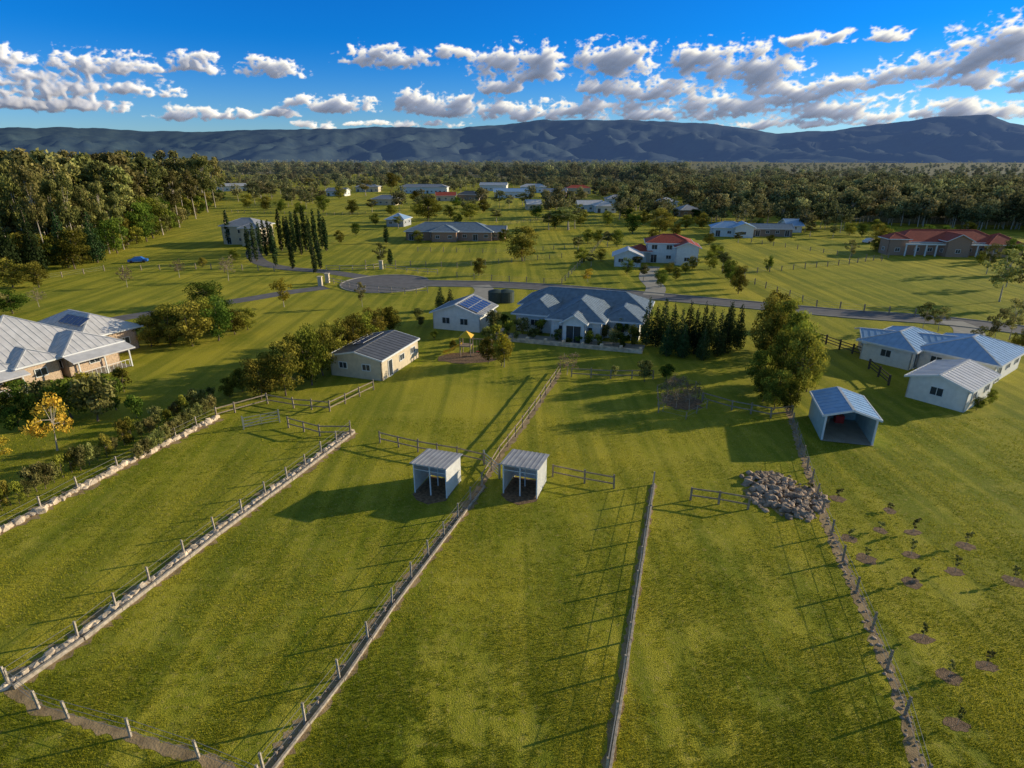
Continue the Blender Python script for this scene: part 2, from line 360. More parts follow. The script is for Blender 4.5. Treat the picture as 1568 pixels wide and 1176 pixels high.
for n_,l,w in (("dirt",L1,1.4),("dirt",L2,1.4),("dirt",L3,.9),("dirt",L3b,.5),("dirt",L4,.45),("dirt",L5,.6),("dirt",L6,.5)):
    ribbon("fence_line_"+n_,l,w,M['dirt'],.006+random.uniform(0,.003),jit=.6,step=.3); KEEP.append((l,w/2+.05))
rocks("stone_retaining_wall",L1,.3,.5,.9,seed=3); rocks("stone_retaining_wall",L2,.35,.36,.8,seed=4)
rocks("stone_edging",L3,.5,.14,3.2,'grock',seed=5); rocks("stone_edging",L5,.6,.13,3.5,'grock',seed=8)
def sleepers(name,l,off,w=.14,h=.2,mat='post'):
    mb=MB(); q=list(along(l,2.4))
    for a,b_ in zip(q[:-1],q[1:]):
        d=Vector((b_[0]-a[0],b_[1]-a[1])).normalized(); o=(-d.y*off,d.x*off); e=random.uniform(-.03,.03)
        mb.beam((a[0]+o[0]+d.x*.03,a[1]+o[1]+e,h/2),(b_[0]+o[0]-d.x*.03,b_[1]+o[1]-e,h/2),w,h)
    mb.obj(name,M[mat])
sleepers("timber_edging",L3,-.25,.12,.16); sleepers("timber_edging",L4,-.12,.12,.16); sleepers("timber_edging",L2,-.45,.14,.25)
fence("paddock_fence",L1,3); fence("paddock_fence",L2,2.5); fence("paddock_fence",L3,2.3); fence("paddock_fence",L3b,2.3,rail='t',rails=(.5,1.1),pm='timber'); fence("paddock_fence",L4,2.5); fence("paddock_fence",L5,2.6,pm='timber')
fence("paddock_fence",L6,2.8,pm='post',pw=.1,h=1.1)
for pts in ([(582,678),(640,692),(700,702),(742,712)],[(846,730),(895,740),(940,748)],[(1057,766),(1100,772),(1145,780)],[(442,655),(490,668),(537,668)],[(332,640),(360,632),(410,618)],
            [(410,618),(450,625),(505,630),(572,597)],[(875,577),(935,580),(1000,580)],[(1075,615),(1120,628),(1180,640),(1212,636)]):
    fence("timber_rail_fence",GS(pts),2.4,1.2,(.45,1.05),.13,'t',pm='timber')
fence("garden_fence",GS([(1008,632),(1006,600),(1030,590),(1065,594),(1082,625),(1050,642),(1008,632)]),2.2,.9,(.3,.8),.08,'wire',pm='timber')
fence("timber_rail_fence",GS([(1245,520),(1285,535),(1325,548)]),2.4,1.4,(.4,.8,1.2),.18,'t',pm='dtimber')
fence("timber_rail_fence",GS([(1330,565),(1360,590)]),2.4,1.4,(.4,.8,1.2),.18,'t',pm='dtimber')
for pts in ([(500,432),(560,445),(620,450),(655,448)],[(500,414),(560,414),(585,410)],[(590,412),(640,418),(670,420)]):
    fence("timber_rail_fence",GS(pts),3,1.2,(.5,1.1),.12,'t',pm='post')
for pts in ([(60,430),(160,415),(300,412),(420,415)],[(700,425),(780,432),(860,436),(880,415),(905,390),(930,360)],[(1140,430),(1250,470),(1400,485)],[(345,345),(345,325),(500,330),(560,328)],[(770,345),(860,335),(1000,332)],[(1150,372),(1350,400)],[(560,405),(700,410),(860,395)],[(640,385),(780,388),(880,380)],[(1140,420),(1300,405),(1360,395)]):
    fence("post_and_wire_fence",GS(pts),4,1.3,(.4,.8,1.15),.16,'wire',pm='timber')
def gate(u,v,rz,w=3.2):
    mb=MB()
    for z in (.25,.55,.85,1.2): mb.beam((0,0,z),(w,0,z),.05,.05)
    for x in (0,w/2,w): mb.beam((x,0,.2),(x,0,1.22),.05,.05)
    mb.beam((0,0,.25),(w,0,1.2),.04,.04); mb.box(-.15,-.08,0,-.03,.08,1.4); mb.box(w+.03,-.08,0,w+.15,.08,1.4)
    mb.obj("farm_gate",M['steel'],None,G(u,v),rz)
gate(375,657,R(30)); gate(742,712,R(-60),2.6)
r=random.Random(3); mb=MB()
for i in range(900):
    u=r.uniform(1135,1265); v=r.uniform(722,806)
    # two heaps and a tail running down the fence line
    d1=((u-1185)/40)**2+((v-752)/28)**2; d2=((u-1225)/38)**2+((v-772)/24)**2; d3=((u-1160)/26)**2+((v-735)/12)**2
    d=min(d1,d2,d3)
    if d>r.uniform(.5,1.25): continue
    x,y=G(u,v); rockmesh(mb,x,y,max(0,.35*(1-d))*r.uniform(0,1),r.uniform(.1,.42),r)
mb.obj("rock_pile",M['grock'])
def blobsheet(name,u,v,rx,ry,mat,z=.012,n=22,jit=.18):
    x,y=G(u,v); return sheet(name,[(x+rx*math.cos(k*6.283/n)*random.uniform(1-jit,1),y+ry*math.sin(k*6.283/n)*random.uniform(1-jit,1)) for k in range(n)],mat,z)
blobsheet("rock_pile_dirt",1202,762,3.5,2.8,M['dirt'],n=30,jit=.3); KEEP.append(([G(1170,750),G(1230,770)],1.9))
# ------------------------------------------------------------------ buildings
def ribs(mb,poly,sp=.76,w=.05,hh=.035):
    p=[Vector(q) for q in poly]; e=(p[1]-p[0]); e.normalize(); n=e.cross(p[-1]-p[0]).normalized(); s=n.cross(e)
    if n.z<0: n=-n
    q=[((a-p[0]).dot(e),(a-p[0]).dot(s)) for a in p]
    x=min(a[0] for a in q)+sp*.5; xm=max(a[0] for a in q)
    while x<xm:
        ys=[]
        for i in range(len(q)):
            a,b_=q[i],q[(i+1)%len(q)]
            if (a[0]-x)*(b_[0]-x)<0: ys.append(a[1]+(b_[1]-a[1])*(x-a[0])/(b_[0]-a[0]))
        if len(ys)>=2 and max(ys)-min(ys)>.2:
            A=p[0]+e*x+s*min(ys)+n*hh*.5; B=p[0]+e*x+s*max(ys)+n*hh*.5
            mb.beam(A,B,w,hh,0,up=tuple(n))
        x+=sp
def solar(parent,poly,a0,b0,cols,rows,pw=1.0,ph=1.6):
    p=[Vector(q) for q in poly]; e=(p[1]-p[0]).normalized(); n=e.cross(p[-1]-p[0]).normalized(); s=n.cross(e)
    if n.z<0: n=-n
    if s.z<0: s=-s
    mb=MB()
    for i in range(cols):
        for j in range(rows):
            o=p[0]+e*(a0+i*(pw+.04))+s*(b0+j*(ph+.04))+n*.12
            c4=[o,o+e*pw,o+e*pw+s*ph,o+s*ph]
            mb.add(c4,[(0,1,2,3)],0)
            for k in range(4): mb.beam(c4[k],c4[(k+1)%4],.04,.06,1,up=tuple(n))
    mb.obj("solar_panels",[M['solar'],M['greywall']],parent)
def wing(par,x0,y0,w,d,h,roof='hip',ax='y',pitch=22,oh=.6,wall='white',rm='rblue',rib=True,wins='auto',z0=0,gar=(),open_sides='',verandah=''):
    t=math.tan(R(pitch)); X0,X1,Y0,Y1=x0-oh,x0+w+oh,y0-oh,y0+d+oh; zt=z0+h
    if ax=='y': half=(X1-X0)/2; 
    else: half=(Y1-Y0)/2
    rz=zt+half*t
    if roof=='hip':
        if ax=='y': hl=min(half,(Y1-Y0)/2-.01); xa=(X0+X1)/2; A=(xa,Y0+hl,rz);B=(xa,Y1-hl,rz)
        else: hl=min(half,(X1-X0)/2-.01); ya=(Y0+Y1)/2; A=(X0+hl,ya,rz);B=(X1-hl,ya,rz)
    else:
        if ax=='y': xa=(X0+X1)/2; A=(xa,Y0,rz);B=(xa,Y1,rz)
        else: ya=(Y0+Y1)/2; A=(X0,ya,rz);B=(X1,ya,rz)
    c0,c1,c2,c3=(X0,Y0,zt),(X1,Y0,zt),(X1,Y1,zt),(X0,Y1,zt)
    if ax=='y': fl={'r':[c1,c2,B,A],'l':[c3,c0,A,B],'f':[c0,c1,A],'b':[c2,c3,B]}
    else: fl={'f':[c0,c1,B,A],'b':[c2,c3,A,B],'l':[c3,c0,A],'r':[c1,c2,B]}
    if roof=='gable':
        for k in (('f','b') if ax=='y' else ('l','r')): fl.pop(k)
    mb=MB()
    for k,pl in fl.items():
        mb.add(pl,[tuple(range(len(pl)))],0)
        lo=[(a[0],a[1],a[2]-.1) for a in pl]; mb.add(lo,[tuple(range(len(pl)-1,-1,-1))],1)
        if rib: ribs(mb,pl)
        mb.beam((pl[0][0],pl[0][1],zt-.05),(pl[1][0],pl[1][1],zt-.05),.12,.2,1)
    if roof=='gable':
        for e0,e1,ap in (((c0,c1,A),(c3,c2,B)) if ax=='y' else ((c0,c3,A),(c1,c2,B))):
            mb.beam((e0[0],e0[1],e0[2]-.05),(ap[0],ap[1],ap[2]-.05),.08,.18,1); mb.beam((e1[0],e1[1],e1[2]-.05),(ap[0],ap[1],ap[2]-.05),.08,.18,1)
    else:
        for a,b_ in ((c0,A),(c1,A if ax=='y' else B),(c2,B),(c3,B if ax=='y' else A)): mb.beam(a,b_,.2,.08,2)
    mb.beam(A,B,.25,.08,2)
    mb.obj("roof",[M[rm],M['trim'],M[rm if rm in('rdark','rred','rblue') else 'rcap']],par)
    wl=MB(); th=.15
    S={'f':((x0,y0),(1,0),(0,-1),w),'r':((x0+w,y0),(0,1),(1,0),d),'b':((x0+w,y0+d),(-1,0),(0,1),w),'l':((x0,y0+d),(0,-1),(-1,0),d)}
    for k,(o,e,n,ln) in S.items():
        if k in open_sides: continue
        a=(o[0],o[1]);b_=(o[0]+e[0]*ln,o[1]+e[1]*ln)
        top=zt-.11
        pts=[(a[0],a[1],z0),(b_[0],b_[1],z0),(b_[0],b_[1],top+oh*t),(a[0],a[1],top+oh*t)]
        inn=[(p[0]-n[0]*th,p[1]-n[1]*th,p[2]) for p in pts]
        if roof=='hip': 
            pts=[(p[0],p[1],min(p[2],zt-.11+oh*t*.9)) for p in pts]; inn=[(p[0],p[1],min(p[2],zt-.11+oh*t*.9)) for p in inn]
        wl.add(pts,[(0,1,2,3)]); wl.add(inn,[(3,2,1,0)]); wl.add([pts[0],inn[0],inn[3],pts[3]],[(0,1,2,3)]); wl.add([pts[1],inn[1],inn[2],pts[2]],[(0,1,2,3)])
        if roof=='gable' and ((ax=='y' and k in 'fb') or (ax=='x' and k in 'lr')):
            mid=((a[0]+b_[0])/2,(a[1]+b_[1])/2,rz-.12); wl.add([pts[3],pts[2],mid],[(0,1,2)])
    wl.obj("walls",M[wall],par)
    gl=MB(); fr=MB(); gd=MB()
    def win(k,pos,ww,sill,hh,kind='win'):
        o,e,n,ln=S[k]
        def pt(a,z,off): return (o[0]+e[0]*a+n[0]*off,o[1]+e[1]*a+n[1]*off,z0+z)
        a0,a1=pos-ww/2,pos+ww/2
        q=[pt(a0,sill,.02),pt(a1,sill,.02),pt(a1,sill+hh,.02),pt(a0,sill+hh,.02)]
        (gd if kind=='garage' else gl).add(q,[(0,1,2,3)])
        cs=[pt(a0,sill,.04),pt(a1,sill,.04),pt(a1,sill+hh,.04),pt(a0,sill+hh,.04)]
        for i in range(4): fr.beam(cs[i],cs[(i+1)%4],.09,.08)
        if kind=='win' and ww>1: fr.beam(pt(pos,sill,.04),pt(pos,sill+hh,.04),.05,.05)
        if kind=='garage':
            for j in range(1,4): fr.beam(pt(a0,sill+hh*j/4,.03),pt(a1,sill+hh*j/4,.03),.03,.03)
    if wins=='auto':
        for k in 'frl':
            if k in open_sides or k in gar: continue
            ln=S[k][3]; n=max(1,int(ln/3.2))
            for i in range(n):
                p=ln*(i+.5)/n
                if (i+len(k))%3==1 and n>2: win(k,p,1.5,.05,2.05)
                else: win(k,p,1.25,1.05,.95)
            if h>4.6:
                for i in range(n): win(k,ln*(i+.5)/n,1.4,3.4,1.15)
    elif wins:
        for wv in wins: win(*wv)
    for k in gar:
        ln=S[k][3]; win(k,ln/2,min(4.8,ln*.7),.02,2.15,'garage')
    if gl.v: gl.obj("windows",M['glass'],par)
    if fr.v: fr.obj("window_frames",M['trim'],par)
    if gd.v: gd.obj("garage_door",M['greywall'],par)
    if verandah:
        vb=MB(); vr=MB(); D=2.4
        for k in verandah:
            o,e,n,ln=S[k]
            def pt(a,off,z): return (o[0]+e[0]*a+n[0]*off,o[1]+e[1]*a+n[1]*off,z)
            vr.add([pt(-oh,oh*.9,zt-.04),pt(ln+oh,oh*.9,zt-.04),pt(ln+oh,D+.3,zt-.55),pt(-oh,D+.3,zt-.55)],[(0,1,2,3)])
            vr.beam(pt(-oh,D+.3,zt-.6),pt(ln+oh,D+.3,zt-.6),.12,.16)
            m_=max(2,int(ln/2.8))
            for i in range(m_+1): vb.beam(pt(ln*i/m_,D,0),pt(ln*i/m_,D,zt-.5),.14,.14,up=(0,1,0))
            vb.beam(pt(0,D,1),pt(ln,D,1),.05,.06)
            for i in range(int(ln/.5)): vb.beam(pt(.25+i*.5,D,.1),pt(.25+i*.5,D,1),.04,.04,up=(0,1,0))
            c_=[pt(0,0,.08),pt(ln,0,.08),pt(ln,D,.08),pt(0,D,.08)]; vb.add(c_,[(0,1,2,3)],1)
        vr.obj("verandah_roof",M[rm],par); vb.obj("verandah_posts",[M['trim'],M['conc']],par)
    return fl
RZ=R(-18)
o=empty("farm_shed",G(508,574)+(0,),RZ)
fl=wing(o,0,0,7.1,9.6,2.6,'gable','y',12,.2,'cream','rdark',wins=[('f',1.8,1.1,1.1,.8),('f',5,1.1,1.1,.8),('r',2,.95,.03,2.05),('r',5,1.2,1.1,.8),('r',8,1.2,1.1,.8)])
solar(o,fl['l'],1,1.2,5,1)
def shelter(u,v):
    o=empty("horse_shelter",G(u,v)+(0,),RZ); w,d,h0,h1=2.75,2.75,2.7,2.4
    fr=MB()
    for x in (0,w/2,w): fr.beam((x,0,0),(x,0,h0),.09,.09,up=(0,1,0))
    for x in (0,w): fr.beam((x,d,0),(x,d,h1),.09,.09,up=(0,1,0))
    fr.beam((0,0,h0-.1),(w,0,h0-.1),.08,.14); fr.beam((0,0,h0-.55),(w,0,h0-.55),.05,.05); fr.beam((w/2,d/2,h0-.15),(w/2,d/2,.1),.07,.07,up=(0,1,0)); fr.obj("frame",M['trim'],o)
    wl=MB()
    for x in (-.05,w+.02): wl.add([(x,0,.1),(x,d,.1),(x,d,h1),(x,0,h0),(x+.03,0,.1),(x+.03,d,.1),(x+.03,d,h1),(x+.03,0,h0)],[(0,1,2,3),(7,6,5,4),(0,3,7,4),(1,5,6,2),(0,4,5,1),(3,2,6,7)])
    wl.box(0,d,.1,w,d+.03,h1)
    n=14
    for i in range(n): wl.box(w+.05,d*(i+.5)/n-.03,.12,w+.07,d*(i+.5)/n+.03,2.4)
    wl.obj("walls",M['white'],o)
    rf=MB(); pl=[(-.2,-.3,h0+.08),(w+.2,-.3,h0+.08),(w+.2,d+.25,h1+.05),(-.2,d+.25,h1+.05)]
    rf.add(pl+[(a,b_,c_-.05) for a,b_,c_ in pl],[(0,1,2,3),(7,6,5,4),(0,4,5,1),(1,5,6,2),(2,6,7,3),(3,7,4,0)]); ribs(rf,pl,.38); rf.obj("roof",M['rgrey'],o)
    di=MB(); di.add([(-.1,-.3,.014),(.6,-1,.014),(1.7,-1.3,.014),(w+.1,-.4,.014),(w,d,.014),(0,d,.014)],[(0,1,2,3,4,5)]); di.obj("dirt_floor",M['mulch'],o)
    x,y=G(u,v); KEEP.append(([(x+1.5,y),(x+2.2,y+2.4)],1.7))
shelter(636,754); shelter(771,755)
o=empty("garage_with_solar_roof",G(664,503)+(0,),RZ)
fl=wing(o,0,0,7.8,7,2.65,'gable','y',20,.4,'white','rgrey',wins=[('f',2.2,1.3,1,1),('f',5.2,1.3,1,1),('r',3,1.2,1,1)]); solar(o,fl['r'],.6,.9,6,2)
o=empty("main_homestead",G(784,511)+(0,),RZ)
wing(o,0,2,6,10,2.8,'hip','y',25,.6,'white'); wing(o,6,0,7.6,11,2.95,'hip','y',27,.65,'white'); wing(o,13.4,2.2,5.4,8,2.75,'hip','y',25,.6,'white')
fl=wing(o,-1,8.4,20,7.4,2.85,'hip','x',27,.6,'cream',wins=None)
wing(o,8.2,-1.8,3.4,2.2,2.9,'gable','y',32,.3,'white',wins=[('f',1.7,2.2,.05,2.5)])
p=MB(); p.box(-2,-4,.0,20,-3.4,.5); p.box(-2,-3.35,.0,-1.4,1.2,.45); 
for i in range(0,9): p.box(-2.05+i*2.7,-4.05,.5,-1.65+i*2.7,-3.35,.8)
p.obj("stone_terrace_wall",M['rock'],o)
p=MB(); p.add([(-1.9,-3.4,.1),(20,-3.4,.1),(20,0,.1),(-1.9,0,.1)],[(0,1,2,3)]); p.obj("terrace_paving",M['conc'],o)
o=empty("carport",G(1256,673)+(0,),R(-15))
wing(o,0,0,4.5,5.8,2.6,'gable','y',17,.22,'greenwall','rsky',wins=None,open_sides='f')
p=MB(); p.add([(0,-.3,.05),(4.5,-.3,.05),(4.5,5.6,.05),(0,5.6,.05)],[(0,1,2,3)],0); 
for x in (0.1,4.4): p.box(x-.08,-.1,0,x+.08,.06,2.6,1)
p.box(.2,4.1,0,1.6,5.2,1.0,2); p.box(2.2,4.4,0,3,5.1,.8,3)
p.obj("floor_and_posts",[M['conc'],M['trim'],M['timber'],M['redp']],o)
o=empty("white_bungalow",G(1475,632)+(0,),R(37))
wing(o,0,0,8,5.6,2.5,'gable','x',17,.4,'white','rlight'); wing(o,12,1,10,8,2.6,'hip','x',20,.6,'white','rsky'); wing(o,10,9,10,6,2.6,'hip','x',20,.6,'white','rsky')
o=empty("blue_roof_house",G(1322,550)+(0,),R(-22)); wing(o,0,0,11.5,6,2.5,'gable','x',15,.7,'cream','rsky',verandah='')
c27,s27=math.cos(R(27)),math.sin(R(27))
o=empty("brick_house",(-59.2-16*c27,62+16*s27,0),R(-27))
wing(o,0,0,16,13,2.9,'hip','y',24,.7,'brick','rlight'); 
wing(o,10,-5,7,7,2.75,'hip','y',25,.7,'brick','rlight',verandah='r'); wing(o,11,7.2,7.4,6,3.0,'hip','x',25,.7,'brick','rlight',verandah='r'); wing(o,12,2.4,6.0,4.1,2.8,'hip','x',26,.6,'brick','rlight')
wing(o,-2,-8,9,9,2.8,'hip','y',24,.7,'brick','rlight'); 
fl=wing(o,2,11.5,12,7,3.2,'hip','x',27,.7,'brick','rlight'); solar(o,fl['f'],5.5,2.2,5,1)
def far(name,u,v,w,d,h,wall,rm,roof='hip',ax='x',rz=0,pitch=22,extra=()):
    o=empty(name,G(u,v)+(0,),R(rz)); wing(o,0,0,w,d,h,roof,ax,pitch,.6,wall,rm,rib=False)
    for e in extra: wing(o,*e[:5],e[5],e[6],pitch,.6,wall,rm,rib=False)
    return o
far("grey_roof_house",622,368,28,11,2.9,'obrick','rblue',rz=-4,extra=[(9,-3,8,8,3.2,'hip','y'),(26,2,6,7,2.7,'gable','x')])
far("two_storey_house",343,374,12,9,5.6,'cream','rgrey',extra=[(8,-3,6,6,5.4,'hip','y')],rz=-8)
far("red_roof_house",989,402,11,8,5,'white','rred',rz=-10,extra=[(7,-3,5.4,8,4.4,'gable','y'),(-4,0,5,6,2.8,'hip','x')])
far("white_garage",940,408,6.5,6,2.6,'white','rlight','gable','y',rz=-10)
far("blue_roof_cottage",1090,362,11,8,3,'white','rsky',rz=-12,extra=[(7,-2,6,7,3.4,'gable','y')])
far("machinery_shed",1152,362,13,6,2.6,'brown','rblue','gable','x',rz=-5)
o=far("red_tile_mansion",1372,390,27,10,3.6,'obrick','rred',rz=-6,pitch=27,extra=[(11,-3,6,8,4.2,'gable','y'),(22,-2,9,9,3.3,'hip','y'),(-3,-1,5,5,4.4,'hip','y')])
p=MB()
for i in range(9): p.box(1+i*2.6,-2.2,0,1.3+i*2.6,-1.9,3.0)
p.box(.9,-2.3,3,22,-1.8,3.4); p.obj("colonnade",M['white'],o)
HS=((613,296,36,'white','rgrey',4.6),(332,293,26,'white','rlight',4),(570,314,14,'cream','rgrey',3.4),(592,347,7,'greywall','rsky',2.8),(700,307,14,'brown','rdark',3.6),(757,303,26,'white','rsky',4),
    (830,303,16,'obrick','rgrey',4),(886,324,12,'white','rlight',3.2),(912,326,10,'white','rlight',3.2),(808,322,7,'cream','rlight',3),(1042,332,9,'brown','rgrey',3),(1205,356,5,'white','rsky',2.4),(868,297,18,'cream','rred',4.2),(545,294,18,'cream','rgrey',4),(930,314,14,'white','rgrey',3.4),(735,292,22,'white','rlight',4.4),(668,308,12,'cream','rred',3.2),(797,295,20,'white','rlight',4.4),(500,300,14,'white','rgrey',3.4),(1010,318,10,'white','rlight',3))
for u,v,w,wl,rm,hh in HS:
    far("farm_house",u,v,w,9,hh,wl,rm,rz=random.uniform(-15,10),roof=random.choice(['hip','gable']))
def tank(u,v,r_,h):
    mb=MB(); mb.tube((0,0,0),(0,0,h),r_,r_,24); mb.tube((0,0,h),(0,0,h+.35),r_,r_*.25,24)
    for k in range(5): mb.tube((0,0,h*(k+.5)/5),(0,0,h*(k+.5)/5+.06),r_+.03,r_+.03,24)
    mb.obj("water_tank",M['tank'],None,G(u,v))
tank(760,462,1.5,2.0); tank(775,462,1.5,2.0)
for u,v in ((491,438),(502,433),(584,412)):
    mb=MB(); mb.box(-.4,-.4,0,.4,.4,1.9); mb.box(-.5,-.5,1.9,.5,.5,2.05); mb.obj("gate_pillar",M['cream'],None,G(u,v))
o=empty("playground_set",G(705,545)+(0,),R(-10))
p=MB()
for x in (0,1.4):
    for y in (0,1.4): p.beam((x,y,0),(x,y,2.6),.12,.12,up=(0,1,0))
p.box(0,0,1.3,1.4,1.4,1.42); p.add([(-.2,-.2,2.6),(1.6,-.2,2.6),(1.6,1.6,2.6),(-.2,1.6,2.6),(.7,.7,3.4)],[(0,1,4),(1,2,4),(2,3,4),(3,0,4)],2)
for y in (.1,1.3): p.beam((4.2,y*2-1,0),(4.2,.7,2.3),.1,.1)
p.beam((1.4,.7,2.3),(4.2,.7,2.3),.1,.1)
for x in (2.3,3.2):
    for k in (-.2,.2): p.beam((x+k,.7,.55),(x+k,.7,2.3),.025,.025)
    p.box(x-.25,.55,.5,x+.25,.85,.55,1)
p.obj("tower_and_swing",[M['timber'],M['redp'],M['yellow']],o)
s=MB()
for i in range(8):
    a=i/8;b_=(i+1)/8; f_=lambda q:(0-2.6*q,1.35*(1-q)**1.4+.12)
    xa,za=f_(a);xb,zb=f_(b_); s.beam((xa,.7,za),(xb,.7,zb),.6,.05); s.beam((xa,.42,za+.12),(xb,.42,zb+.12),.06,.2); s.beam((xa,.98,za+.12),(xb,.98,zb+.12),.06,.2)
s.obj("slide",M['yellow'],o)
blobsheet("play_area_mulch",716,548,4.6,2.6,M['mulch'],.02); blobsheet("garden_bed_mulch",1045,615,2.4,2.8,M['mulch'],.02,n=26,jit=.35)
def car(u,v,rz,mat):
    o=empty("parked_car",G(u,v)+(0,),R(rz)); b_=MB()
    pr=[(-2.2,.35),(-2.2,.85),(-1.4,.98),(-.7,1.45),(.8,1.48),(1.5,.95),(2.2,.85),(2.25,.35)]
    vs=[(x,-.88 if z<1.1 else -.72,z) for x,z in pr]+[(x,.88 if z<1.1 else .72,z) for x,z in pr]; n=len(pr)
    b_.add(vs,[tuple(range(n)),tuple(range(2*n-1,n-1,-1))]+[(i,i+n,(i+1)%n+n,(i+1)%n) for i in range(n)]); b_.obj("body",M[mat],o)
    w=MB()
    for x in (-1.4,1.4):
        for y in (-.92,.92): w.tube((x,y-.1,.34),(x,y+.1,.34),.34,.34,14)
    w.obj("wheels",M['dark'],o); g=MB()
    for s_ in (-1,1): g.add([(-1.2,s_*.86,1.02),(1.3,s_*.86,1.02),(.75,s_*.745,1.4),(-.65,s_*.745,1.4)],[(0,1,2,3)])
    g.obj("windows",M['glass'],o)
car(212,402,20,'bluep'); car(1330,372,30,'trim')
# ------------------------------------------------------------------ vegetation
for a in [(400,612,545,60),(438,606,520,70),(478,590,498,68),(512,560,490,55),(545,545,480,52),(575,522,470,50),(600,508,466,42),(455,570,510,60),(372,600,560,35),(352,608,578,30),(420,585,535,60),(495,575,500,60),(530,550,488,55),(560,530,478,50)]: tree("bushy_tree",'olive',*a)
for a in [(232,530,482,50),(262,528,465,60),(295,530,462,65),(335,522,458,60),(360,512,470,45),(380,505,470,35),(300,500,455,60),(330,490,450,60),(245,515,475,60),(280,512,460,60),(320,510,455,60)]: tree("garden_tree",random.choice(['olive','green','olive']),*a)
tree("round_tree",'green0',315,468,427,62)
for a in [(1172,570,468,60),(1185,505,445,60),(1203,545,457,65),(1222,585,490,62),(1218,612,500,72),(1185,628,565,50),(1162,600,530,45),(1195,590,500,60),(1180,535,450,62),(1210,565,475,65),(1235,600,530,45),(1168,615,565,40),(1205,632,575,45)]: tree("bushy_tree",'olive',*a)
for a in [(40,620,580,50),(75,630,575,60),(110,640,572,70),(150,645,566,70),(178,628,565,45),(20,605,580,40),(130,615,570,60),(90,615,580,50),(190,600,560,30),(60,650,600,40),(210,640,600,30),(0,640,600,50),(30,660,620,40)]: tree("garden_shrub",'shrub',*a)
tree("yellow_tree",'yel0',88,690,605,78); tree("yellow_tree",'yel0',-5,720,660,50); tree("yellow_tree",'yel1',435,470,425,40); tree("yellow_shrub",'yel1',900,432,410,26); tree("yellow_shrub",'yel1',1065,345,330,14)
tree("yellow_green_tree",'yel1',772,562,505,42); tree("garden_tree",'olive',768,560,512,38)
tree("garden_tree",'olive',748,556,512,34)
for i in range(26):
    t=i/25; u=-10+335*t; v=790-175*t+random.uniform(-3,3); k=random.uniform(24,40)*(1-.25*t)
    tree("hedge_plant",random.choice(['shrub2','shrub0']),u,v,v-k*1.25,k*.85)
for i in range(12):
    t=i/11; tree("hedge_plant",'shrub2',215+110*t,705-75*t,705-75*t-30,20)
for u,v,vt in [(990,528,450),(1003,530,462),(1015,522,452),(1028,532,458),(1040,540,468),(1052,530,455),(1062,542,465),(1074,538,458),(1086,530,462),(1098,545,470),(1110,540,458),(1128,535,460),(1020,545,490),(1045,548,492),(1075,550,495),(1115,520,458)]: tree("conifer_tree",'con',u,v,vt,21)
for u,v,vt in [(928,478,440),(950,480,443),(675,475,437),(690,474,440),(908,470,445)]: tree("conifer_tree",'con',u,v,vt,16)
for a in [(987,584,546,30),(1020,582,556,28),(940,578,557,16),(755,510,470,30),(800,512,482,28),(830,512,488,30),(860,520,500,24),(905,528,505,26),(925,520,492,26),(955,532,508,26),(600,505,475,30),(975,525,500,24),(770,500,478,22),(640,486,470,24),(815,520,500,20),(790,522,505,16),(850,522,508,14),(940,530,500,24),(968,528,495,22),(935,505,470,24),(885,526,512,16),(760,525,495,24),(645,500,482,18),(745,520,498,20),(780,515,490,24),(870,528,516,14),(915,530,512,18),(695,536,520,16),(665,520,505,16),(725,500,488,16),(950,520,485,22),(982,515,480,24)]: tree("garden_shrub",'shrub',*a)
for a in [(868,574,538,44),(1020,612,578,32),(1035,625,588,30),(1055,628,586,32),(1065,612,584,26),(1015,630,598,26),(1040,605,570,32),(1050,615,580,30),(1028,600,574,24),(275,425,395,24),(350,430,388,30),(195,440,405,26),(60,470,440,28)]: tree("bare_shrub",'dry0',*a)
